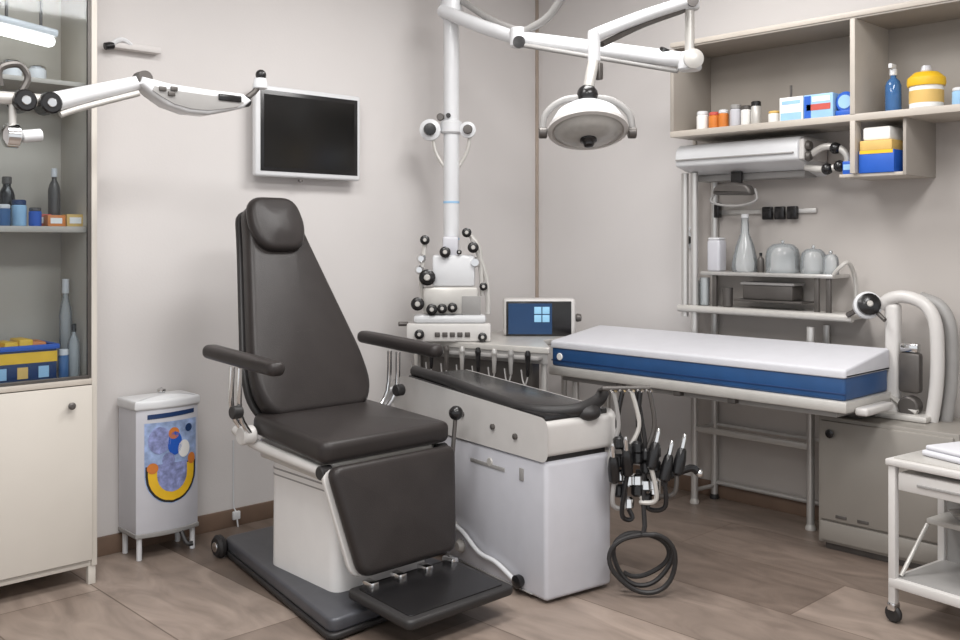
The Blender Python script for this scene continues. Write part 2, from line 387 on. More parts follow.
# ------------------------------------------------------------------ wall monitor
t = thing('wall_monitor', 'silver framed monitor with a dark screen on the left wall above the chair', 'monitor', (2.74, YL, 1.7))
ml, mr, mz0, mz1, my = 2.495, 3.13, 1.715, 2.165, 4.2
MB().box((ml+.1, my+.035, mz0+.1), (mr-.1, YL-.001, mz1-.1), .006).build('wall_mount', M['dgrey'], t)
MB().box((ml, my, mz0), (mr, my+.04, mz1), .012, 3).build('casing', M['white'], t)
MB().box((ml+.026, my-.003, mz0+.026), (mr-.022, my+.003, mz1-.024), .002).build('bezel', M['black'], t)
MB().box((ml+.045, my-.005, mz0+.045), (mr-.045, my-.002, mz1-.045), 0).build('screen', M['screen'], t)
MB().lathe([(.013, 0), (.014, .01), (0, .014)], (ml+.27, my+.02, mz0-.008), (0, 0, -1), 12).build('sensor_knob', M['dgrey'], t)

# ------------------------------------------------------------------ bin
t = thing('waste_bin', 'white lidded bin on short legs with a colourful rounded sticker against the left wall', 'bin', (1.98, 4.16, 0))
bx0, bx1, byf, byb = 1.84, 2.13, 4.09, 4.265
def bulge(x):
    u = (x-(bx0+bx1)/2)/((bx1-bx0)/2); return byf-.03*(1-u*u)
def bin_outline(g=0):
    o = [(bx1+g, byb), (bx0-g, byb)]
    n = 14
    for k in range(n+1):
        x = bx0+(bx1-bx0)*k/n
        o.append((x+g*(2*k/n-1), bulge(x)-g))
    return o[::1]
I4 = MX.Identity(4)
MB().slab(bin_outline(), .545, .008, MX.Translation((0, 0, .115))).build('body', M['lilac'], t)
MB().slab(bin_outline(.008), .045, .014, MX.Translation((0, 0, .655)), .016).build('lid', M['white'], t)
MB().slab(bin_outline(.004), .02, .004, MX.Translation((0, 0, .1))).build('bottom_rim', M['grey'], t)
MB().lathe([(.012, 0), (.02, .008), (.02, .018), (0, .026)], (1.985, 4.15, .713)).build('lid_knob', M['chrome'], t)
for x in (bx0+.02, bx1-.02):
    for y in (byf+.012, byb-.02):
        MB().cyl((x, y, 0), (x, y, .11), .012).build('leg', M['white'], t)
MB().tube([(2.04, 4.07, .1), (2.045, 4.03, .055), (2.07, 4.02, .05)], .011, 8, 4).build('pedal', M['rubber'], t)
def decal(poly, off):
    """flat sticker patch wrapped on the bin's curved front; poly in (x, z)"""
    mb = MB(); b = mb.bm; N = 24
    zs = [p[1] for p in poly]; z0, z1 = min(zs), max(zs); rows = []
    def span(z):
        xs = []
        for i in range(len(poly)):
            (xa, za), (xb, zb) = poly[i], poly[(i+1) % len(poly)]
            if (za-z)*(zb-z) <= 0 and za != zb: xs.append(xa+(xb-xa)*(z-za)/(zb-za))
        return (min(xs), max(xs)) if xs else (0, 0)
    for i in range(N+1):
        z = z0+(z1-z0)*min(max(i/N, .004), .996); a, e = span(z)
        rows.append([b.verts.new((a+(e-a)*k/10, bulge(a+(e-a)*k/10)-off, z)) for k in range(11)])
    for r0, r1 in zip(rows, rows[1:]):
        for k in range(10): b.faces.new((r0[k], r0[k+1], r1[k+1], r1[k]))
    return mb
sx0, sx1, sz0, sz1 = 1.872, 2.118, .235, .60
def U(g, top):
    cx = (sx0+sx1)/2; w = (sx1-sx0)/2-g; zc = sz0+.13
    o = [(cx+w, top), (cx-w, top)]
    for k in range(13):
        a = pi+pi*k/12; o.append((cx+w*cos(a), zc+(.13-g)*sin(a)))
    return o
def disc(cx, cz, r, s=1, n=16): return [(cx+r*cos(2*pi*k/n), cz+s*r*sin(2*pi*k/n)) for k in range(n)]
M['stick'] = mat('sticker_print', (150, 170, 208), .5, var=.3, scale=28)
stk = decal(U(0, sz1), .0012).build('sticker', M['stick'], t)
M['lav'] = mat('lavender_print', (138, 146, 192), .5, var=.4, scale=45)
decal(U(.004, .41), .0018).build('sticker_border', M['rubber'], stk)
decal(U(.014, .405), .0024).build('sticker_band', M['yellow'], stk)
decal(U(.052, .415), .003).build('sticker_field', M['lav'], stk)
decal([(sx0+.012, .615), (sx1-.012, .622), (sx1-.012, .642), (sx0+.012, .636)], .002).build('sticker_strip', M['navy'], stk)
for cx, cz, r, s, m in ((1.935, .52, .05, 1.2, 'lav'), (2.005, .50, .035, 1.5, 'bblue'), (2.0, .545, .026, 1, 'orange'), (2.075, .56, .018, 1, 'navy'), (2.05, .47, .03, 1.3, 'paper'), (1.975, .43, .03, 1.1, 'lav'), (1.905, .40, .024, 1, 'orange'), (2.09, .42, .02, 1.3, 'orange')):
    decal(disc(cx, cz, r, s), .0036).build('sticker_patch', M[m], stk)

t = thing('wall_cable', 'thin white cable dropping down the wall between bin and chair', 'cable', (2.42, YL-.02, 0))
MB().tube([(2.42, YL-.004, .42), (2.42, YL-.004, .12), (2.425, YL-.02, .07), (2.43, YL-.03, .0)], .004, 8, 4).build('cord', M['white'], t)
MB().box((2.405, YL-.03, .035), (2.445, YL-.0145, .075), .004).build('plug', M['white'], t)

# ------------------------------------------------------------------ treatment chair
cx = 2.345
t = thing('dental_chair', 'dark brown leather dental chair with headrest and footrest in the middle foreground', 'dental chair', (cx, 3.3, 0))
bp = rpoly([(2.68, 2.84), (2.60, 3.93), (2.17, 3.93), (1.96, 2.80)], .05)
MB().slab(bp, .05, .012, MX.Translation((0, 0, .028))).build('base_plate', M['char'], t)
MB().slab([(p[0]+(p[0]-cx)*.03, p[1]+(p[1]-3.37)*.02) for p in bp], .022, .008, MX.Translation((0, 0, .008))).build('base_rim', M['rubber'], t)
for x, y in ((2.155, 3.90), (2.625, 3.90)):
    x += -.02 if x < cx else .02
    w = MB().cyl((x-.02, y, .05), (x+.02, y, .05), .05, 20, .3).build('wheel', M['rubber'], t)
    MB().cyl((x-.025, y, .05), (x-.019, y, .05), .022).build('hub', M['chrome'], w)
# pedestal
ped = MB(); b = ped.bm
lo = rpoly([(2.58, 3.00), (2.58, 3.48), (2.13, 3.48), (2.12, 3.00)], .05); hi = [(cx+(p[0]-cx)*.94, 3.25+(p[1]-3.25)*.97+.02) for p in lo]
ra = [b.verts.new((x, y, .078)) for x, y in lo]; rb = [b.verts.new((x, y, .50)) for x, y in hi]
for i in range(len(ra)): b.faces.new((ra[i], ra[(i+1) % len(ra)], rb[(i+1) % len(ra)], rb[i]))
b.faces.new(rb); b.faces.new(ra[::-1])
pd = ped.build('pedestal', M['pedw'], t)
for z in (.44, .465): MB().slab([(cx+(p[0]-cx)*1.01, 3.27+(p[1]-3.27)*1.01) for p in hi], .008, .002, MX.Translation((0, 0, z))).build('groove', M['grey'], pd)
# seat
sl = rrect(.315, .29, .56, .05)
mxs = frame((cx, 2.95, .575), (1, 0, 0), (0, 1, .07), (0, -.07, 1))
MB().slab(sl, .085, .028, mxs, .012, 5).build('seat', M['leather'], t)
MB().box((cx-.25, 2.99, .50), (cx+.25, 3.50, .585), .012, mx=MX.Rotation(.05, 4, 'X')).build('seat_frame', M['lgrey'], t)
for s in (-1, 1):
    MB().tube([(cx+s*.285, 2.98, .545), (cx+s*.285, 3.46, .575), (cx+s*.30, 3.60, .62)], .022, 10, 4).build('side_rail', M['offwhite'], t)
    MB().cyl((cx+s*.31, 2.985, .545), (cx+s*.26, 2.985, .545), .026).build('pivot', M['rubber'], t)
# backrest
up = V((0, .36, .74)).normalized(); nf = V((0, -.74, .36)).normalized()
B0 = V((cx, 3.47, .655))
out = rpoly([(.235, 0), (.285, .10), (.278, .24), (.155, .80), (.122, .975), (-.122, .975), (-.155, .80), (-.278, .24), (-.285, .10), (-.235, 0)], [.06, .06, .1, .1, .06, .06, .1, .1, .06, .06], 4)
# x to the right, up along the lean, thickness towards the sitter
MB().slab(out, .085, .03, frame(B0, (1, 0, 0), up, nf), .012, 5).build('backrest', M['leather'], t)
MB().slab([(p[0]*1.03, p[1]*1.01-.005) for p in out], .03, .012, frame(B0-nf*.031, (1, 0, 0), up, nf)).build('back_shell', M['rubber'], t)
hr = rpoly([(.095, 0), (.142, .11), (.122, .262), (-.122, .262), (-.142, .11), (-.095, 0)], [.08, .12, .1, .1, .12, .08], 6)
hd = MB().slab(hr, .065, .03, frame(B0+up*.765+nf*.088+V((-.012,.0,-.045)), (1, 0, 0), up, nf), .014, 5).build('headrest', M['leather'], t)
MB().tube([B0+up*.60-nf*.035, B0+up*.90-nf*.035], .022, 10).build('back_bar', M['lgrey'], t)
# armrests
for s in (-1, 1):
    xa = cx+s*.405
    ya, yb = (3.10, 3.64) if s < 0 else (3.13, 3.69)
    ar = MB(); ar.slab(rrect(.037, .037, yb-ya, .036, 6), .055, .024, frame((xa, ya, .895), (1, 0, 0), (0, 1, .05), (0, -.05, 1)), .004, 5)
    ap = ar.build('armrest', M['leather'], t)
    for dy in (0, .06):
        MB().tube([(xa-s*.01, 3.40+dy, .90), (xa-s*.015, 3.41+dy, .72), (cx+s*.32, 3.44+dy*.6, .62)], .011, 10, 4).build('armrest_post', M['chrome'], t)
    MB().cyl((cx+s*.30, 3.46, .62), (cx+s*.36, 3.46, .62), .038).build('armrest_hinge', M['offwhite'], t)
    MB().cyl((xa-.03, 3.395, .73), (xa+.012, 3.395, .73), .026).build('armrest_knob', M['rubber'], t)
# leg rest
lu = V((0, .10, .42)).normalized(); ln = V((0, -.42, .10)).normalized()
L0 = V((cx-.005, 2.868, .172))
MB().slab(rrect(.228, .305, .405, .05), .06, .025, frame(L0, (1, 0, 0), lu, ln), .008, 5).build('leg_rest', M['leather'], t)
MB().slab(rrect(.24, .312, .40, .05), .02, .006, frame(L0-ln*.021, (1, 0, 0), lu, ln)).build('leg_rest_shell', M['offwhite'], t)
MB().slab(rrect(.255, .255, .36, .03), .035, .012, frame((cx-.012, 2.52, .085), (1, 0, 0), (0, 1, .06), (0, -.06, 1))).build('footrest', M['rubber'], t)
MB().slab(rrect(.225, .225, .30, .02), .004, .001, frame((cx-.012, 2.55, .1215), (1, 0, 0), (0, 1, .06), (0, -.06, 1))).build('footrest_mat', M['black'], t)
for x in (-.18, -.05, .08, .21): MB().box((cx+x-.018, 2.815, .125), (cx+x+.018, 2.875, .158), .006).build('hinge', M['chrome'], t)
lv = MB().tube([(2.62, 2.94, .075), (2.655, 2.955, .40), (2.688, 2.96, .68)], .009, 10, 4).build('lever', M['dgrey'], t)
MB().ball((2.69, 2.96, .69), .03).build('lever_knob', M['black'], lv)

# ------------------------------------------------------------------ dental unit (white cabinet)
t = thing('dental_unit', 'white enamel dental unit cabinet with black top tray right of the chair', 'dental unit', (2.755, 2.520, 0), R(-8), None, True)
W, D = .345, .86
MB().box((0, 0, .012), (W, D, .545), .018, 3).build('lower_cabinet', M['lilac'], t)
MB().box((.02, .02, .54), (W-.02, D-.02, .57), 0).build('seam', M['rubber'], t)
ub = rpoly([(0, .565), (0, .70), (1.06, .75), (1.16, .70), (1.10, .60), (.92, .565)], [.02, .025, .05, .05, .05, .02], 5)
MB().slab(ub, W+.012, .018, frame((-.006, 0, 0), (0, 1, 0), (0, 0, 1), (1, 0, 0)), 0, 4).build('upper_body', M['offwhite'], t)
tr = MB().box((.012, .02, .714), (W-.004, 1.03, .746), .01, mx=MX.Rotation(.047, 4, 'X')).build('tray', M['black'], t)
MB().tube([(.045, 1.02, .785), (.04, .75, .772), (.035, .45, .745), (.05, .15, .725), (.16, .03, .728), (.29, .03, .752), (.35, .06, .775)], .026, 10, 6).build('tray_bumper', M['rubber'], t)
MB().ball((.23, .02, .715), .055, .62).build('tray_cushion', M['rubber'], t)
MB().tube([(.05, 1.0, .69), (-.03, 1.08, .70), (-.04, 1.14, .64), (-.035, 1.15, .55), (.0, 1.10, .50), (.02, 1.0, .52)], .014, 10, 6).build('hose_loop', M['white'], t)
for y, z in ((.55, .655), (.33, .635), (.18, .62)):
    MB().lathe([(.012, 0), (.012, .01), (.006, .014), (0, .014)], (-.006, y, z), (-1, 0, 0), 12).build('button', M['dgrey'], t)
MB().box((-.004, .26, .462), (0.002, .50, .478), .002).build('emblem_bar', M['grey'], t)
MB().cyl((-.006, .36, .485), (.002, .36, .485), .018).build('emblem', M['lgrey'], t)
MB().box((-.006, .135, .45), (.002, .16, .50), .003).build('latch', M['grey'], t)
MB().box((-.006, .08, .02), (.002, .82, .024), .001).build('toe_line', M['grey'], t)
MB().tube([(-.012, .80, .12), (-.016, .68, .17), (-.016, .55, .16), (-.016, .42, .10), (-.016, .30, .09), (-.018, .18, .055)], .010, 10, 6).build('drain_pipe', M['white'], t)
MB().lathe([(.02, 0), (.026, .01), (.026, .03), (.012, .036)], (-.0, .15, .055), (-1, 0, 0)).build('valve_knob', M['black'], t)
for y, z in ((.72, .12), (.62, .16), (.56, .09)): MB().lathe([(.024, 0), (.03, .012), (.018, .03)], (0, y, z), (-1, 0, 0)).build('valve', M['lgrey'], t)
# hanger arm that carries the hoses
hg = MB().tube([(.32, .06, .70), (.325, .05, .79), (.29, -.005, .806), (.46, -.10, .806)], .010, 10).build('hose_hanger', M['dgrey'], t)
for k in range(5): MB().tube([(.315+.032*k, -.018-.018*k, .806), (.315+.032*k, -.036-.018*k, .79), (.315+.032*k, -.052-.018*k, .80)], .006, 8, 3).build('hook', M['chrome'], hg)

# ------------------------------------------------------------------ instrument table behind the unit
tb = thing('instrument_table', 'pale grey instrument table with overhanging top behind the dental unit', 'table', (3.635, 3.30, 0), R(14.6), None, True)
TI = (MX.Translation((3.635, 3.30, 0)) @ MX.Rotation(R(14.6), 4, 'Z')).inverted()
tp = [(3.635, 3.30), (3.665, 3.322), (3.905, 3.59), (4.26, 3.59), (4.26, 4.12), (3.41, 4.16)]
tp = [tuple((TI @ V((x, y, 0)))[:2]) for x, y in tp]
MB().slab(rpoly(tp, .02, 3), .032, .006, MX.Translation((0, 0, .825))).build('tabletop', M['lgrey'], tb)
q_ = TI @ V((4.20, 3.70, 0)); MB().cyl((q_.x, q_.y, 0), (q_.x, q_.y, .826), .016).build('leg', M['steel'], tb)
MB().slab(rpoly([(.008, .012), (.03, .03), (.20, .30), (.20, .85), (.008, .85)], .01, 3), .055, .003, MX.Translation((0, 0, .771))).build('apron', M['grey'], tb)
MB().box((.04, .12, .60), (.12, .84, .772), .006).build('drawer_block', M['dgrey'], tb)
for x in (.035, .265):
    for y in ((.05 if x < .1 else .36), .83): MB().cyl((x if x < .1 else .185, y, 0), (x if x < .1 else .185, y, .772), .016).build('leg', M['steel'], tb)
MB().box((.02, .33, .28), (.20, .85, .30), .003).build('undershelf', M['lgrey'], tb)
MB().box((-.055, .04, .795), (.0, .82, .812), .004).build('instrument_rail', M['grey'], tb)
names = [('black', 'black handpiece in the rail, nearest the blue screen'), ('grey', 'grey handpiece second from the blue screen in the table rail'), ('steel', 'steel handpiece third from the blue screen in the table rail'),
         ('black', 'black handpiece in the middle of the table rail'), ('steel', 'steel handpiece left of the middle one in the table rail'), ('dgrey', 'dark grey handpiece third from the left end of the table rail'), ('black', 'black handpiece second from the left end of the table rail'), ('lgrey', 'pale handpiece at the left end of the table rail')]
rot = MX.Translation((3.635, 3.30, 0)) @ MX.Rotation(R(14.6), 4, 'Z')
for k, (m, lab) in enumerate(names):
    p = rot @ V((-.042, .09+.098*k, .812))
    q = thing('dental_handpiece', lab, 'handpiece', p, R(14.6), 'handpieces in the table rail', True)
    MB().lathe([(.004, -.1), (.009, -.09), (.013, -.02), (.014, .0), (.016, .004), (.016, .012), (.011, .03), (0, .034)], (-.022, 0, 0), seg=12).build('body', M[m], q)
    MB().tube([(-.022, 0, -.1), (-.03, .01, -.14), (-.02, .03, -.12), (.0, .05, -.07)], .004, 6, 4).build('hose', M['grey'], q)
# blue screen unit
t = thing('control_screen', 'white desktop unit with a lit blue screen beside the bed head', 'screen', (4.055, 3.76, .857), R(-43.7), None, True)
MB().box((-.205, -.02, .0), (.205, .09, .212), .018, 3).build('casing', M['offwhite'], t)
MB().box((-.188, -.026, .0), (.18, -.018, .197), .006).build('bezel', M['black'], t)
s_ = MB().box((-.176, -.0285, .012), (.07, -.0255, .185), 0).build('screen', M['scrblue'], t)
for i in range(2):
    for k in range(2): MB().box((-.03+.046*i, -.031, .08+.046*k), (.01+.046*i, -.0284, .12+.046*k), .001).build('icon', M['cyan'], s_)
MB().lathe([(.02, 0), (.024, .01), (.02, .03), (0, .034)], (.21, .03, .10), (1, 0, 0), 14).build('dial', M['dgrey'], t)

# ------------------------------------------------------------------ pole with instrument tower
PX, PY = 3.565, 3.96
t = thing('equipment_pole', 'white vertical pole rising from the instrument table to the ceiling arms', 'pole', (PX, PY, .857))
MB().cyl((PX, PY, .858), (PX, PY, H-.001), .043, 24, .02).build('column', M['white'], t)
MB().cyl((PX, PY, 1.60), (PX, PY, 1.612), .0445, 24, .02).build('ring_mark', M['lblue'], t)
MB().cyl((PX, PY, 1.40), (PX, PY, 1.412), .0445, 24, .02).build('ring_mark', M['lblue'], t)
rt = V((.7232, -.6906, 0)); fw = V((-.6906, -.7232, 0))   # across the view from the door, and towards it
PC = V((PX, PY, 0))
def pt(a, z, f=0): return PC+rt*a+fw*f+V((0, 0, z))
cl = MB().cyl(pt(0, 1.98), pt(0, 2.05), .06, 20).build('clamp', M['white'], t)
MB().tube([pt(-.14, 2.0), pt(.11, 2.0)], .014).build('cross_bar', M['lgrey'], t)
MB().lathe([(.045, -.02), (.058, -.01), (.058, .03), (.03, .045), (0, .045)], pt(-.115, 2.0), fw).build('knob', M['white'], t)
MB().lathe([(.022, 0), (.034, .01), (.03, .02), (0, .022)], pt(-.115, 2.0, .045), fw).build('knob_centre', M['black'], t)
MB().lathe([(.03, -.02), (.044, -.01), (.044, .03), (.02, .04), (0, .04)], pt(.09, 2.0), fw).build('knob', M['white'], t)
MB().lathe([(.016, 0), (.026, .01), (.022, .018), (0, .02)], pt(.09, 2.0, .04), fw).build('knob_centre', M['dgrey'], t)
for a in (-1, 1): MB().tube([pt(a*.10, 1.96), pt(a*.085, 1.88), pt(a*.04, 1.80)], .010, 8, 4).build('brace', M['lgrey'], t)
MB().cyl(pt(-.015, 2.075, .03), pt(-.015, 2.075, .055), .013).build('clamp_screw', M['black'], t)
MB().cyl(pt(-.06, 2.07), pt(-.06, 2.07, .03), .02).build('clamp_screw', M['dgrey'], t)

t = thing('instrument_tower', 'cluster of white housings and black knobs around the foot of the white pole', 'instrument tower', (PX, PY, .857))
def tb_box(a0, a1, z0, z1, f0, f1, bev=.012):
    mb = MB(); c_ = pt((a0+a1)/2, (z0+z1)/2, (f0+f1)/2)
    mb.box(c_-V(((a1-a0)/2, (f1-f0)/2, (z1-z0)/2)), c_+V(((a1-a0)/2, (f1-f0)/2, (z1-z0)/2)), bev, 2, rz=R(-43.7)); return mb
# two half shells leave the pole free in the middle
tb_box(-.235, .215, .858, .955, .055, .15).build('base_housing', M['offwhite'], t)
tb_box(-.20, .19, .955, 1.0, .05, .14, .018).build('base_deck', M['white'], t)
tb_box(-.15, .15, 1.0, 1.15, .05, .12, .02).build('middle_housing', M['lgrey'], t)
tb_box(-.10, .13, 1.15, 1.32, .05, .10, .016).build('upper_housing', M['white'], t)
tb_box(-.045, .04, 1.30, 1.42, .046, .085, .012).build('top_housing', M['lilac'], t)
for a, z, r, f in ((-.14, 1.40, .026, .07), (.085, 1.44, .026, .07), (.12, 1.36, .03, .09), (-.03, 1.335, .03, .10), (.045, 1.335, .014, .1), (-.175, 1.06, .036, .125), (-.10, 1.03, .03, .125), (-.045, 1.035, .026, .125), (.01, 1.04, .026, .125), (-.125, 1.20, .044, .10), (.175, 1.15, .022, .08), (-.165, .90, .026, .15), (.17, .885, .024, .15)):
    k = MB().lathe([(r*.8, 0), (r, r*.2), (r, r*.8), (r*.7, r), (0, r)], pt(a, z, f), fw, 16).build('knob', M['black'], t)
    MB().lathe([(r*.4, 0), (r*.3, .004), (0, .004)], pt(a, z, f+r), fw, 12).build('knob_cap', M['lgrey'], k)
for a in (-.07, -.03, .01, .05, .09): tb_box(a-.014, a+.014, .885, .91, .148, .158, .003).build('key', M['dgrey'], t)
for p in ([pt(-.14, 1.40, .06), pt(-.15, 1.30, .07), pt(-.16, 1.18, .07), pt(-.15, 1.08, .07)], [pt(.09, 1.44, .06), pt(.15, 1.36, .06), pt(.16, 1.25, .06), pt(.17, 1.10, .07)], [pt(.11, 1.42, .06), pt(.19, 1.20, .06), pt(.20, 1.0, .08)]):
    MB().tube(p, .013, 8, 5).build('side_tube', M['lgrey'], t)
MB().tube([pt(-.23, .95, .1), pt(-.28, .95, .11)], .012).build('side_peg', M['dgrey'], t)
for a, z in ((-.16, 1.30), (-.17, 1.24)): MB().lathe([(.02, 0), (.026, .01), (.015, .03)], pt(a, z, .07), fw).build('nozzle', M['chrome'], t)
MB().lathe([(.024, 0), (.028, .01), (.02, .035)], pt(.13, 1.28, .08), fw).build('nozzle', M['chrome'], t)
tb_box(.06, .16, 1.0, 1.10, .118, .125, .002).build('display', M['grey'], t)

# ------------------------------------------------------------------ ceiling operating lamp
t = thing('operating_lamp', 'white domed operating lamp on jointed arms hanging above the bed', 'lamp', (PX, PY, 2.5))
P1 = V((PX, PY, 2.66)); P2 = V((3.49, 3.375, 2.405)); P3 = V((3.80, 2.58, 2.225)); P4 = P3+V((0, 0, .265)); P5 = V((3.12, 2.585, 2.245))
MB().cyl(P1-V((0, 0, .05)), P1+V((0, 0, .05)), .062, 20).build('collar', M['white'], t)
MB().tube([P1+V((-.05, .02, -.01)), P1.lerp(P2, .5)+V((0, 0, -.02)), P2], .036, 12, 6).build('arm', M['white'], t)
MB().tube([P1+V((.02, -.07, .035)), P1.lerp(P2, .55)+V((.03, 0, .03)), P2+V((.0, 0, .035))], .018, 10, 6).build('arm_cover', M['grey'], t)
MB().cyl(P2-V((0, 0, .045)), P2+V((0, 0, .05)), .045, 18).build('joint', M['white'], t)
MB().lathe([(.03, 0), (.03, .02), (0, .022)], P2+V((-.03, -.03, -.03)), (-.7, -.7, 0)).build('joint_cap', M['black'], t)
MB().tube([P2, P3], .038, 14).build('arm', M['white'], t)
MB().tube([P2+V((-.02, -.04, -.042)), P3+V((-.02, .05, -.042))], .012).build('arm_rail', M['grey'], t)
MB().cyl(P3-V((0, 0, .045)), P3+V((0, 0, .04)), .055, 18).build('joint', M['white'], t)
MB().lathe([(.036, 0), (.045, .012), (.045, .03), (.02, .04), (0, .04)], P3+V((-.02, -.03, -.0)), (-.7, -.72, 0)).build('joint_cap', M['lgrey'], t)
MB().cyl(P3+V((-.05, .12, .02)), P3+V((-.04, .10, .065)), .03).build('stop_knob', M['black'], t)
MB().cyl(P3, P4, .022, 14).build('riser', M['lgrey'], t)
MB().cyl(P4-V((0, 0, .03)), P4+V((0, 0, .04)), .045, 18).build('joint', M['white'], t)
MB().lathe([(.026, 0), (.026, .02), (0, .022)], P4+V((-.025, -.03, .0)), (-.7, -.72, 0)).build('joint_cap', M['dgrey'], t)
MB().tube([P4+V((0, 0, .01)), P4.lerp(P5, .5)+V((0, 0, .012)), P5], .028, 12, 5).build('arm', M['white'], t)
MB().tube([P4+V((-.05, 0, -.04)), P4.lerp(P5, .5)+V((0, 0, -.025)), P5+V((.05, 0, -.03))], .013, 10, 5).build('arm_spring', M['dgrey'], t)
MB().tube([P2+V((0, 0, .02)), V((3.52, 3.2, 2.49)), V((3.50, 3.05, 2.62))], .02, 10, 5).build('cable', M['grey'], t)
LC = V((3.078, 2.585, 1.885)); LS = .86
MB().cyl(P5-V((.0, 0, .11)), P5+V((0, 0, .02)), .026, 14).build('drop_post', M['white'], t)
MB().tube([P5-V((0, 0, .1)), V((3.095, 2.58, 2.08)), V((LC.x, LC.y, 2.0))], .024, 12, 4).build('drop_post', M['lgrey'], t)
MB().box((3.115, 2.55, 2.06), (3.14, 2.58, 2.13), .006).build('cable_clip', M['dgrey'], t)
MB().ball((LC.x+.0, LC.y, 1.995), .044, 1).build('ball_joint', M['black'], t)
ax = V((-.26, -.28, -.93)).normalized()       # the way the lamp points
hm = LC-ax*.0
def sc_(p): return [(x*LS, z*LS) for x, z in p]
dome = MB().lathe(sc_([(.15, .055), (.183, .045), (.178, .015), (.15, -.035), (.105, -.068), (.055, -.088), (0, -.094)]), hm, ax, 36).build('lamp_head', M['white'], t)
MB().lathe(sc_([(.168, .046), (.164, .054), (.11, .082), (.05, .094), (0, .096)]), hm, ax, 36).build('lens', M['lens'], dome)
MB().lathe(sc_([(.185, .03), (.192, .036), (.192, .052), (.172, .058), (.168, .05)]), hm, ax, 36).build('rim', M['offwhite'], dome)
MB().lathe(sc_([(.04, .085), (.04, .104), (.03, .11), (.022, .128), (0, .131)]), hm, ax, 18).build('handle', M['black'], dome)
side = V((.7232, -.6906, 0))
for s in (-1, 1):
    MB().tube([V((LC.x, LC.y, 1.985)), LC+side*s*.10+V((0, 0, .088)), LC+side*s*.172+V((0, 0, .03)), LC+side*s*.185-V((0, 0, .05))], .014, 10, 6).build('yoke', M['grey'], t)
    MB().cyl(LC+side*s*.166-V((0, 0, .045)), LC+side*s*.20-V((0, 0, .045)), .024).build('yoke_knob', M['dgrey'], t)

# ------------------------------------------------------------------ hoses hanging from the unit, cable on the floor
hr_ = MX.Translation((2.755, 2.520, 0)) @ MX.Rotation(R(-8), 4, 'Z')
hose_specs = [('grey', 'black', 'grey suction hose hanging nearest the white dental unit', .02, .34), ('black', 'chrome', 'black hose second from the dental unit on the hanger', -.02, .30),
              ('lgrey', 'black', 'pale hose in the middle of the hanger', .03, .36), ('black', 'black', 'black hose with black grip fourth on the hanger', -.01, .33), ('dgrey', 'chrome', 'dark grey hose at the far end of the hanger', .02, .38)]
for k, (m, nm, lab, wob, zb) in enumerate(hose_specs):
    p = hr_ @ V((.315+.032*k, -.04-.018*k, .797))
    q = thing('instrument_hose', lab, 'hose', (p.x, p.y, zb), 0, 'hoses on the hanger of the dental unit')
    r_ = V((.72, -.69, 0)); o = (k-2)*.004
    pts = [p, p+r_*wob+V((0, 0, -.14)), p-r_*wob*.8+V((0, 0, -.28)), p+r_*(wob+.01)*.6+V((0, -.02, -.42)), V((p.x, p.y-.03, zb))+r_*.015, V((p.x, p.y-.06, zb+.02))+r_*.05*(1 if k > 1 else -1), V((p.x, p.y-.06, .46+.025*(k%3)))+r_*(.02+.016*abs(k-1.5))*(1 if k > 1 else -1)]
    MB().tube(pts, .0095, 8, 7).build('tubing', M[m], q)
    e = pts[-1]
    g = MB().lathe([(.012, 0), (.022, .01), (.024, .06), (.018, .10), (.012, .11)], e-V((0, 0, .015)), (.2*(1 if k > 1 else -1), -.1, 1), 14).build('grip', M['black'], q)
    MB().lathe([(.010, .09), (.010, .15), (.005, .165)], e-V((0, 0, .015)), (.2*(1 if k > 1 else -1), -.1, 1), 12).build('nozzle', M['chrome'], g)
    for zz, mm in ((.57-.02*(k%2), 'black'), (.50+.015*(k%3), 'black'), (.44-.01*(k%2), 'chrome'), (zb+.04, nm)):
        MB().lathe([(.014, 0), (.024, .008), (.024, .04), (.014, .05)], (p.x+r_.x*.01, p.y-.015+r_.y*.01, zz-.02*k/2), (.1, .1, 1), 12).build('cuff', M[mm], q)
q = thing('holder_clamp', 'black clamp gripping the hanging hoses beside the dental unit', 'clamp', (3.27, 2.42, .40))
MB().box((3.17, 2.372, .40), (3.30, 2.385, .47), .005, rz=R(-43.7)).build('plate', M['rubber'], q)
MB().tube([(3.285, 2.33, .44), (3.36, 2.28, .47), (3.385, 2.26, .455)], .016, 8, 4).build('lever', M['black'], q)
MB().ball((3.39, 2.255, .45), .018).build('lever_tip', M['chrome'], q)
o = MB()
pts = [V((3.15, 2.395, .80)), V((3.165, 2.36, .60)), V((3.14, 2.35, .40)), V((3.13, 2.335, .27))]
ccx, ccy = 3.095, 2.338
for k in range(52):
    a = k*2*pi*2.6/51; rr = .118-.03*(k/51)+.008*sin(k*.9)
    pts.append(V((ccx+.02, ccy, .135))+V((.72, -.69, 0))*(rr*sin(a)*1.15)+V((-.69, -.72, 0))*(.05-.10*k/51)+V((0, 0, rr*cos(a)+(.014*k/51))))
tag(o.tube(pts, .0095, 8, 2).build('coiled_cable', M['rubber'], None, (ccx, ccy, 0)), 'dark cable hanging down into a coil on the floor by the dental unit', 'cable')

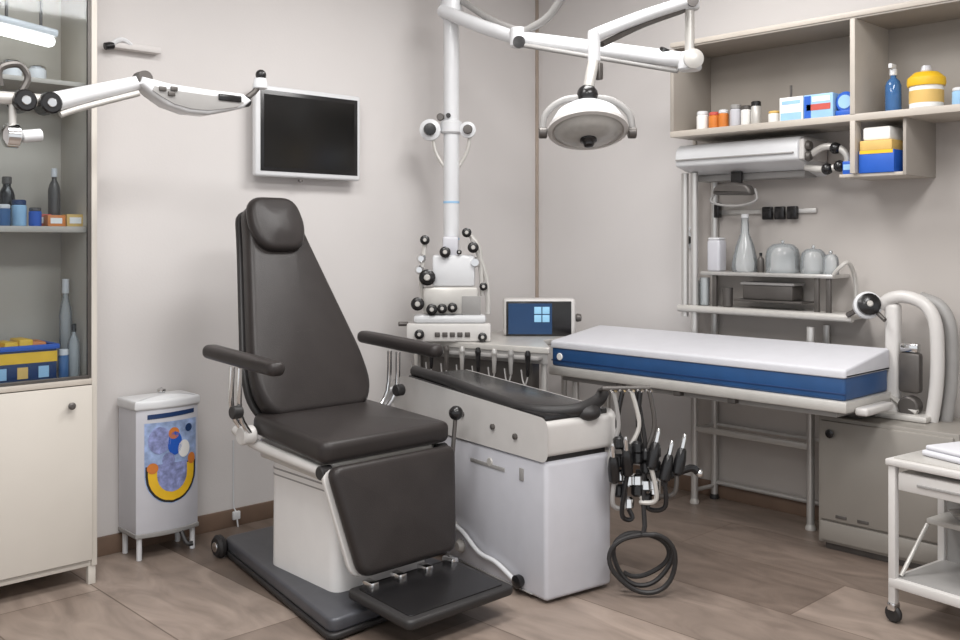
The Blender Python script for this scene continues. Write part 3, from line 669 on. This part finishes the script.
# ------------------------------------------------------------------ examination bed
bx_, bX, by_, bY = 3.943, 4.36, 1.904, 3.565
t = thing('examination_bed', 'narrow examination bed with blue sided mattress and white sheet', 'bed', (4.15, 2.73, 0))
MB().box((bx_, by_, .718), (bX, bY, .822), .014, 3).build('mattress', M['blue'], t)
MB().slab(rpoly([(bx_-.006, .815), (bX+.006, .815), (bX+.006, .915), (bx_-.006, .853)], [.006, .006, .02, .014], 4), bY-by_+.012, .012, frame((0, bY+.006, 0), (1, 0, 0), (0, 0, 1), (0, -1, 0))).build('sheet', M['sheet'], t)
MB().box((bx_-.002, by_-.003, .745), (bx_+.003, bY, .752), .001).build('piping', M['navy'], t)
MB().cyl((bx_-.006, bY-.06, .77), (bx_+.004, bY-.06, .77), .02, 16).build('snap_button', M['paper'], t)
MB().box((bx_-.012, by_-.012, .668), (bX+.01, bY+.012, .718), .01).build('frame', M['lgrey'], t)
MB().box((bx_+.03, by_+.05, .64), (bX-.03, bY-.05, .67), .006).build('underframe', M['grey'], t)
for x in (4.02, 4.29): MB().cyl((x, 3.46, 0), (x, 3.46, .645), .02).build('leg', M['steel'], t)
for x in (4.24, 4.33): MB().box((x-.02, 1.96, .604), (x+.02, 2.06, .642), .003).build('foot_block', M['dgrey'], t)
MB().cyl((4.02, 3.46, .25), (4.29, 3.46, .25), .012).build('stretcher', M['steel'], t)
for y in (3.1, 2.75, 2.45): MB().box((bx_-.004, y-.02, .645), (bx_+.04, y+.02, .67), .004).build('bracket', M['dgrey'], t)
MB().box((4.0, by_-.07, .655), (4.26, by_-.012, .69), .012, 3).build('foot_step', M['offwhite'], t)

# grey metal cabinet under the foot of the bed
t = thing('metal_cabinet', 'low grey metal cabinet standing under the foot of the bed', 'cabinet', (4.38, 1.84, 0))
MB().box((4.18, 1.53, .03), (4.575, 2.145, .602), .006).build('body', M['sgrey'], t)
MB().box((4.20, 1.55, 0), (4.56, 2.12, .032), .002).build('plinth', M['dgrey'], t)
d = MB().box((4.166, 1.55, .14), (4.182, 2.13, .585), .005).build('door', M['sgrey'], t)
MB().box((4.166, 1.55, .045), (4.182, 2.13, .13), .004).build('drawer_front', M['sgrey'], t)
MB().lathe([(.012, 0), (.02, .012), (0, .02)], (4.166, 2.08, .53), (-1, 0, 0), 12).build('knob', M['black'], d)
for y in (2.03, 1.93): MB().box((4.162, y-.025, .155), (4.167, y+.025, .168), .001).build('vent', M['dgrey'], d)

# arched device standing on the cabinet
DX, DY = .06, .075
t = thing('arched_support', 'white arched support with a black knob standing at the foot of the bed', 'support', (4.33, 1.74, .602))
INV[t.name] = INV[t.name] @ MX.Translation((0, DY, 0)); t.location.x += DX; t.location.y += DY; INV[t.name] = MX.Translation((0, 0, 0)) @ MX.Translation((-4.33, -1.74, -.602))
pts = [(4.33, 1.875, 1.10), (4.33, 1.83, 1.135), (4.33, 1.76, 1.145), (4.33, 1.68, 1.115), (4.33, 1.635, 1.04), (4.33, 1.625, .90), (4.33, 1.63, .75), (4.33, 1.65, .605)]
MB().tube(pts, .029, 12, 6).build('outer_arch', M['offwhite'], t)
MB().tube([(4.40, y-.035, z-.005) for _, y, z in pts[2:]], .028, 10, 6).build('rear_arch', M['grey'], t)
MB().box((4.31, 1.79, .603), (4.37, 1.855, 1.115), .02, 3).build('column', M['offwhite'], t)
MB().box((4.30, 1.69, .72), (4.35, 1.785, .90), .015).build('motor', M['dgrey'], t)
MB().box((4.305, 1.70, .90), (4.345, 1.78, .94), .008).build('motor_cap', M['chrome'], t)
MB().cyl((4.29, 1.74, .66), (4.36, 1.74, .66), .045).build('wheel', M['dgrey'], t)
MB().tube([(4.33, 1.86, .72), (4.31, 1.78, .67), (4.30, 1.70, .64)], .014, 8, 4).build('linkage', M['lgrey'], t)
MB().box((4.25, 1.64, .603), (4.42, 1.87, .63), .008).build('foot', M['lgrey'], t)
kn = MB().lathe([(.05, -.02), (.062, -.01), (.062, .02), (.05, .03)], (4.30, 1.925, 1.10), (-.75, -.55, .2)).build('knob_collar', M['white'], t)
kb = MB().lathe([(.045, .0), (.052, .02), (.05, .05), (.03, .062), (0, .064)], (4.30, 1.925, 1.10), (-.75, -.55, .2), 18).build('knob', M['black'], kn)
MB().lathe([(.014, 0), (.01, .004), (0, .004)], V((4.30, 1.925, 1.10))+V((-.75, -.55, .2)).normalized()*.064, (-.75, -.55, .2)).build('knob_mark', M['lgrey'], kb)
MB().tube([(4.33, 1.87, 1.11), (4.31, 1.92, 1.09)], .02).build('knob_stem', M['lgrey'], t)
MB().tube([(4.30, 1.90, 1.09), (4.27, 1.83, 1.04)], .01).build('lever', M['dgrey'], t)
MB().tube([(4.30, 1.95, 1.09), (4.30, 2.02, 1.05)], .012).build('lever', M['dgrey'], t)

# ------------------------------------------------------------------ metal rack behind the bed
t = thing('steel_rack', 'tall steel rack with rails and shelves behind the bed', 'rack', (4.48, 2.57, 0))
ya, yb, yc = 2.96, 2.30, 2.10
for x, y, z in ((4.405, ya, 1.757), (4.565, ya-.02, 1.715), (4.405, yb, .98), (4.565, yb, .98), (4.405, ya+.06, 1.757)):
    MB().cyl((x, y, 0 if y != ya+.06 else .99), (x, y, z), .019, 12, .05).build('post', M['steel'], t)
for x, y in ((4.405, ya), (4.565, ya-.02), (4.405, yb), (4.565, yb)): MB().lathe([(.024, 0), (.026, .01), (.017, .03)], (x, y, 0)).build('foot', M['rubber'] if x > 4.5 else M['lgrey'], t)
for z in (.40, .09):
    MB().cyl((4.565, ya-.02, z), (4.565, yb, z), .012).build('rail', M['steel'], t)
MB().box((4.393, yb, .385), (4.417, ya, .415), .005).build('rail', M['lgrey'], t)
for z in (.07, .40): MB().cyl((4.405, ya, z), (4.565, ya-.02, z), .011).build('cross_rail', M['steel'], t)
MB().box((4.385, yc, 1.02), (4.59, 3.06, 1.05), .012).build('lower_shelf', M['lgrey'], t)
MB().tube([(4.39, 3.05, 1.035), (4.385, yc-.02, 1.035)], .019, 12).build('front_rail', M['lgrey'], t)
MB().box((4.41, 2.19, 1.215), (4.59, 2.93, 1.235), .006).build('upper_shelf', M['steel'], t)
for y in (2.85, 2.28, 2.22): MB().box((4.42, y-.012, 1.05), (4.44, y+.012, 1.215), .003).build('spacer', M['dgrey'], t)
MB().tube([(4.42, 2.19, 1.235), (4.42, 2.16, 1.27), (4.45, 2.13, 1.29), (4.52, 2.13, 1.20), (4.52, 2.13, 1.02)], .010, 8, 5).build('end_loop', M['lgrey'], t)
MB().box((4.43, 2.36, 1.085), (4.56, 2.74, 1.095), .002).build('drawer_tray', M['dgrey'], t)

def on(x, y, z): return (x, y, z)
t = thing('white_canister', 'plain white upright canister at the left end of the rack shelf', 'canister', on(4.47, 2.865, 1.235), 0, None, True)
MB().box((-.038, -.038, 0), (.038, .038, .165), .012, 3).build('body', M['lilac'], t)
MB().box((-.034, -.034, .165), (.034, .034, .178), .006).build('lid', M['white'], t)
t = thing('glass_flask', 'clear narrow necked flask on the rack shelf beside the white canister', 'flask', on(4.475, 2.70, 1.235), 0, None, True)
MB().lathe([(.062, 0), (.068, .01), (.066, .05), (.045, .14), (.022, .20), (.018, .27), (.022, .28)], (0, 0, 0)).build('body', M['clear'], t)
MB().cyl((0, 0, .275), (0, 0, .30), .02).build('stopper', M['white'], t)
for y, h, r, lab in ((2.50, .15, .085, 'large clear glass dome in the middle of the rack shelf'), (2.335, .125, .062, 'medium clear glass dome right of the large one on the rack shelf'), (2.225, .10, .038, 'small clear glass dome at the right end of the rack shelf')):
    t = thing('glass_dome', lab, 'glass dome', on(4.50 if r > .05 else 4.46, y, 1.235), 0, None, True)
    MB().lathe([(r, 0), (r, h*.55), (r*.9, h*.8), (r*.6, h*.95), (0, h)], (0, 0, 0)).build('dome', M['clear'], t)
    MB().ball((0, 0, h+.006), .009).build('knob', M['clear'], t)
    MB().cyl((0, 0, 0.001), (0, 0, .012), r*.93, 20).build('base', M['grey'], t)
bottle('glass_bottle', (4.46, 2.60, 1.235), .018, .10, M['dgrey'], M['black'], 'small dark bottle between flask and glass dome on the rack shelf')
for y, h, m, lab in ((2.985, .13, 'steel', 'steel cup at the left on the lower rack shelf'), (2.93, .15, 'clear', 'clear tumbler second from left on the lower rack shelf'), (2.79, .10, 'dgrey', 'dark cup right of the tumbler on the lower rack shelf')):
    o = MB().lathe([(.02, 0), (.026, .004), (.028, h), (.025, h), (.022, .008), (0, .008)], (4.455, y, 1.05), seg=16).build('cup', M[m], None, (4.455, y, 1.05)); tag(o, lab, 'cup')
t = thing('instrument_case', 'dark closed instrument case on the lower rack shelf', 'case', (4.5, 2.55, 1.095))
MB().box((4.45, 2.42, 1.096), (4.56, 2.70, 1.17), .008).build('body', M['dgrey'], t)
MB().box((4.445, 2.41, 1.17), (4.565, 2.71, 1.185), .006).build('lid', M['grey'], t)

# long white appliance at the top of the rack
t = thing('sterilizer_unit', 'long white wall appliance under the left end of the upper shelf', 'appliance', (4.44, 2.64, 1.70))
MB().slab(rpoly([(4.30, 1.785), (4.598, 1.715), (4.598, 1.90), (4.33, 1.90), (4.295, 1.86)], [.015, .004, .004, .02, .03], 4), .70, .01, frame((0, 3.01, 0), (1, 0, 0), (0, 0, 1), (0, -1, 0))).build('housing', M['white'], t)
MB().box((4.288, 2.33, 1.815), (4.305, 3.0, 1.823), .002).build('groove', M['grey'], t)
MB().box((4.46, 2.36, 1.712), (4.585, 2.98, 1.745), .004).build('underside', M['grey'], t)
MB().box((4.31, 2.285, 1.785), (4.55, 2.312, 1.885), .008).build('end_panel', M['offwhite'], t)
for y, z in ((2.27, 1.85), (2.27, 1.80)): MB().lathe([(.022, 0), (.026, .01), (.02, .025), (0, .027)], (4.34, 2.288, z), (0, -1, 0), 14).build('knob', M['dgrey'], t)
MB().tube([(4.36, 2.29, 1.80), (4.35, 2.20, 1.84), (4.36, 2.12, 1.82), (4.37, 2.10, 1.76), (4.36, 2.20, 1.735), (4.38, 2.31, 1.75)], .017, 10, 6).build('pipe', M['lgrey'], t)
for y, z in ((2.15, 1.83), (2.19, 1.735), (2.13, 1.745)): MB().ball((4.355, y, z), .028).build('valve', M['black'], t)
# wall-fixed strip with sockets under it
t = thing('socket_strip', 'black socket blocks on a wall bar under the white appliance', 'socket strip', (4.59, 2.6, 1.52))
MB().box((4.575, 2.36, 1.535), (4.599, 2.95, 1.56), .004).build('bar', M['steel'], t)
for y in (2.62, 2.55, 2.48): MB().box((4.55, y-.028, 1.505), (4.576, y+.028, 1.572), .006).build('socket', M['black'], t)
MB().box((4.54, 2.90, 1.52), (4.576, 2.93, 1.60), .004).build('switch', M['black'], t)
t = thing('folded_mask', 'dark folded mask with straps hanging beneath the white appliance', 'mask', (4.47, 2.72, 1.63))
MB().slab(rpoly([(-.12, 0), (.12, -.01), (.10, .045), (.0, .065), (-.10, .05)], .03, 4), .06, .018, frame((4.43, 2.72, 1.635), (0, -1, 0), (0, 0, 1), (-1, 0, 0))).build('shell', M['dgrey'], t)
MB().tube([(4.42, 2.83, 1.66), (4.41, 2.86, 1.60), (4.41, 2.72, 1.575), (4.41, 2.60, 1.60), (4.42, 2.61, 1.66)], .007, 8, 5).build('strap', M['grey'], t)
MB().box((4.42, 2.69, 1.69), (4.44, 2.75, 1.752), .002).build('hook_plate', M['rubber'], t)

# gas valve on the bright strip of wall
t = thing('wall_valve', 'small white wall valve with black dial left of the rack', 'valve', (XR, 3.10, 1.38))
MB().box((4.575, 3.07, 1.355), (4.599, 3.13, 1.475), .006).build('plate', M['white'], t)
MB().lathe([(.02, 0), (.024, .01), (.02, .03), (0, .032)], (4.575, 3.11, 1.40), (-1, 0, 0), 14).build('dial', M['black'], t)
MB().lathe([(.014, 0), (.016, .01), (0, .016)], (4.575, 3.085, 1.45), (-1, 0, 0), 12).build('nipple', M['chrome'], t)
MB().tube([(4.585, 3.085, 1.36), (4.58, 3.085, 1.30), (4.585, 3.06, 1.0)], .006, 8, 4).build('pipe', M['lgrey'], t)

# ------------------------------------------------------------------ wall shelf unit
xf = 4.24
t = thing('wall_shelf_unit', 'open grey beige shelf unit mounted high on the right wall', 'shelf unit', (4.42, 2.0, 1.94))
MB().box((xf, .9, 2.405), (XR-.001, 3.0, 2.43), .002).build('top_panel', M['edge'], t)
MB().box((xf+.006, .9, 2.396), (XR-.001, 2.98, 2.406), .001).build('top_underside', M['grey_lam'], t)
MB().box((xf, .9, 1.935), (XR-.001, 3.0, 1.967), .003).build('shelf', M['edge'], t)
MB().box((xf, 2.978, 1.967), (XR-.012, 3.0, 2.397), .002).build('side_panel', M['grey_lam'], t)
MB().box((XR-.012, .9, 1.967), (XR-.001, 2.978, 2.397), .001).build('back_panel', M['grey_lam'], t)
MB().box((xf-.003, 2.0, 1.966), (XR-.012, 2.024, 2.397), .002).build('divider', M['edge'], t)
MB().box((xf-.003, 2.0, 1.70), (xf+.06, 2.024, 1.936), .002).build('hanging_strut', M['edge'], t)
MB().box((xf+.03, 1.80, 1.685), (XR-.001, 2.09, 1.70), .002).build('lower_shelf', M['edge'], t)
MB().box((xf+.03, 1.785, 1.685), (XR-.001, 1.80, 1.936), .002).build('lower_side_panel', M['grey_lam'], t)
MB().box((XR-.01, 1.80, 1.70), (XR-.001, 2.09, 1.936), .001).build('lower_back_panel', M['grey_lam'], t)

zs = 1.967
for y, r, h, m, l, lab in ((2.86, .026, .095, 'paper', 'white', 'white jar at the left end of the upper shelf'), (2.79, .024, .085, 'orange', 'red', 'amber jar with red lid second from left on the upper shelf'),
        (2.735, .022, .092, 'orange', 'white', 'amber jar with white lid third from left on the upper shelf'), (2.665, .024, .11, 'lilac', 'grey', 'white jar with grey lid right of the amber jars'),
        (2.605, .022, .10, 'paper', 'dgrey', 'white jar with dark lid right of the grey lidded one'), (2.55, .021, .115, 'lgrey', 'black', 'grey jar with black lid right of the dark lidded white one'), (2.45, .024, .06, 'paper', 'tan', 'low white jar with tan lid left of the cartons')):
    jar('pill_jar', (4.33, y, zs), r*1.2, h*1.05, M[m], M[l], lab)
def carton(y0, y1, h, bands, lab, x=4.28, d=.11, z=zs):
    t = thing('carton', lab, 'box', (x+d/2, (y0+y1)/2, z))
    MB().box((x, y0, z), (x+d, y1, z+h), .002).build('carton_body', bands[0], t)
    for a, b, c0, c1, m in bands[1]: MB().box((x-.0012, y0+(y1-y0)*a, z+h*c0), (x+.0005, y0+(y1-y0)*b, z+h*c1), 0).build('print', m, t)
    return t
carton(2.275, 2.395, .115, (M['paper'], ((0.05, .95, .05, .35, M['lblue']), (.1, .9, .7, .85, M['lblue']))), 'white carton with pale blue bands on the upper shelf')
carton(2.125, 2.27, .115, (M['lblue'], ((.08, .9, .35, .6, M['red']), (.75, .98, .05, .95, M['bblue']), (.1, .7, .7, .9, M['paper']))), 'pale blue carton with red print on the upper shelf')
t = thing('tape_roll', 'bright blue round tin standing by the shelf divider', 'tin', (4.33, 2.075, zs))
MB().cyl((4.30, 2.078, zs+.068), (4.36, 2.078, zs+.068), .048, 24).build('drum', M['bblue'], t); 
MB().cyl((4.297, 2.078, zs+.068), (4.301, 2.078, zs+.068), .032, 24).build('face', M['lblue'], t)
MB().box((4.295, 2.032, zs), (4.365, 2.122, zs+.03), .004).build('stand', M['bblue'], t)
o = MB().tube([(4.40, 2.40, zs), (4.40, 2.40, zs+.19)], .006).build('glass_rod', M['dgrey'], None, (4.40, 2.40, zs)); tag(o, 'thin dark upright rod behind the white carton', 'rod')
bottle('spray_bottle', (4.36, 1.88, zs), .035, .20, M['bglass'], M['white'], 'blue spray bottle with white trigger right of the divider', neck=.36, spray=True, capname='collar')
t = thing('storage_pot', 'white pot with a bright yellow lid on the upper shelf', 'pot', (4.36, 1.735, zs))
MB().lathe([(.062, 0), (.07, .01), (.07, .115), (.064, .125)], (4.36, 1.735, zs)).build('body', M['paper'], t)
MB().lathe([(.076, .105), (.08, .115), (.078, .14), (.05, .165), (.02, .17)], (4.36, 1.735, zs)).build('lid', M['yellow'], t)
MB().lathe([(.02, .165), (.024, .175), (.018, .195), (0, .198)], (4.36, 1.735, zs)).build('lid_knob', M['lilac'], t)
MB().lathe([(.0708, .03), (.0712, .035), (.0712, .08), (.0708, .085)], (4.36, 1.735, zs)).build('wrap_label', M['tan'], t)
jar('pill_jar', (4.33, 1.585, zs), .03, .08, M['lblue'], M['white'], 'pale blue jar with white lid right of the yellow lidded pot')
# blue and yellow carton in the lower cubby
t = thing('glove_box', 'blue, yellow and white carton on the small shelf below the unit', 'box', (4.42, 1.92, 1.70))
MB().box((4.262, 1.835, 1.70), (4.52, 1.995, 1.80), .003).build('carton_body', M['bblue'], t)
MB().box((4.262, 1.845, 1.80), (4.52, 1.99, 1.845), .003).build('yellow_band', M['tan'], t)
MB().box((4.27, 1.855, 1.845), (4.51, 1.98, 1.905), .01).build('white_top', M['paper'], t)
MB().box((4.2605, 1.84, 1.785), (4.2625, 1.99, 1.80), 0).build('print', M['yellow'], t)
t = thing('blue_packet', 'small blue packet lying left of the blue and yellow carton', 'packet', (4.32, 2.055, 1.70), 0, None, True)
MB().box((-.04, -.025, 0), (.05, .025, .06), .004).build('packet', M['bblue'], t)
MB().box((-.0405, -.02, .02), (-.0395, .02, .045), 0).build('print', M['lblue'], t)

# ------------------------------------------------------------------ trolley at the right
ct_ = thing('utility_trolley', 'white three tier trolley on castors at the right edge', 'trolley', (3.55, 1.548, 0), R(-8), None, True)
TW, TL = .36, .62     # local x away from the room's middle, local y towards the viewer is negative
MB().box((-.01, -TL-.01, .575), (TW+.01, .01, .60), .006).build('top_frame', M['offwhite'], ct_)
MB().box((.012, -TL+.012, .598), (TW-.012, -.012, .606), .002).build('top_mat', M['lgrey'], ct_)
for x in (.012, TW-.012):
    for y in (-.012, -TL+.012):
        MB().box((x-.014, y-.014, .07), (x+.014, y+.014, .578), .004).build('post', M['offwhite'], ct_)
        w = MB().cyl((x-.012, y, .032), (x+.012, y, .032), .032, 18, .3).build('castor', M['rubber'], ct_)
        MB().box((x-.02, y-.016, .045), (x+.02, y+.016, .075), .006).build('fork', M['chrome'], w)
MB().box((-.004, -TL, .13), (TW+.004, 0, .165), .006).build('bottom_shelf', M['offwhite'], ct_)
MB().box((.02, -TL+.02, .164), (TW-.02, -.02, .168), .001).build('shelf_mat', M['grey'], ct_)
MB().box((.20, -TL+.03, .335), (TW, -.03, .355), .004).build('middle_shelf', M['lgrey'], ct_)
dr = MB().box((.002, -TL+.028, .49), (TW-.03, -.035, .555), .005).build('drawer', M['offwhite'], ct_)
MB().box((-.004, -TL+.10, .518), (.004, -.11, .526), .001).build('drawer_groove', M['grey'], dr)
MB().box((TW-.012, -TL+.03, .165), (TW-.006, -.03, .575), .001).build('back_panel', M['grey'], ct_)
MB().tube([(.03, -.03, .17), (.19, -.04, .335)], .008).build('brace', M['lgrey'], ct_)
mm = MX.Translation((3.55, 1.548, 0)) @ MX.Rotation(R(-8), 4, 'Z')
p = mm @ V((.20, -.17, .607))
t = thing('paper_stack', 'folded white cloth lying on top of the trolley', 'cloth', p, R(-20), None, True)
MB().box((-.11, -.09, 0), (.11, .09, .022), .01, 3).build('lower_fold', M['sheet'], t)
MB().box((-.10, -.085, .022), (.105, .08, .04), .008, 3).build('upper_fold', M['sheet'], t)
p = mm @ V((.26, -.20, .356))
t = thing('kidney_dish', 'steel dish on the middle shelf of the trolley', 'dish', p, 0, None, True)
MB().lathe([(.045, 0), (.06, .012), (.075, .035), (.072, .035), (.05, .008), (0, .008)], (0, 0, 0), sc=(.75, 1.4, 1)).build('bowl', M['chrome'], t)
MB().lathe([(.072, .035), (.078, .037), (.072, .04)], (0, 0, 0), sc=(.75, 1.4, 1)).build('rim', M['steel'], t)

# ------------------------------------------------------------------ light, camera
def area(name, loc, sx, sy, e, col=(1, .97, .93), rot=(0, 0, 0)):
    l = bpy.data.lights.new(name, 'AREA'); l.shape = 'RECTANGLE'; l.size = sx; l.size_y = sy; l.energy = e; l.color = col
    o = bpy.data.objects.new(name, l); COL.objects.link(o); o.location = loc; o.rotation_euler = rot; return o
for x, y, e in ((1.2, 2.6, 32), (3.1, 2.6, 36), (2.4, .8, 44), (.2, .9, 46)):
    area('added_ceiling_light', (x, y, H-.02), 1.2, .6, e, (1, .99, .98))  # unseen area lamps, added at ceiling height to brighten the walls and corner
w = bpy.data.worlds.new('world'); SC.world = w; w.use_nodes = True
w.node_tree.nodes['Background'].inputs['Color'].default_value = (.95, .97, 1, 1)
w.node_tree.nodes['Background'].inputs['Strength'].default_value = .85

cam = bpy.data.cameras.new('camera'); co = bpy.data.objects.new('camera', cam); COL.objects.link(co)
cam.sensor_width = 36; cam.lens = 974/960*36; cam.shift_y = -80/960; cam.clip_start = .05
co.location = (0, 0, 1.4)
co.rotation_euler = (pi/2, 0, math.atan2(.7232, .6906)-pi/2)
SC.camera = co
vs = SC.view_settings
vs.view_transform = 'Standard'; vs.look = 'None'; vs.gamma = 1; vs.use_curve_mapping = False; vs.exposure = .27
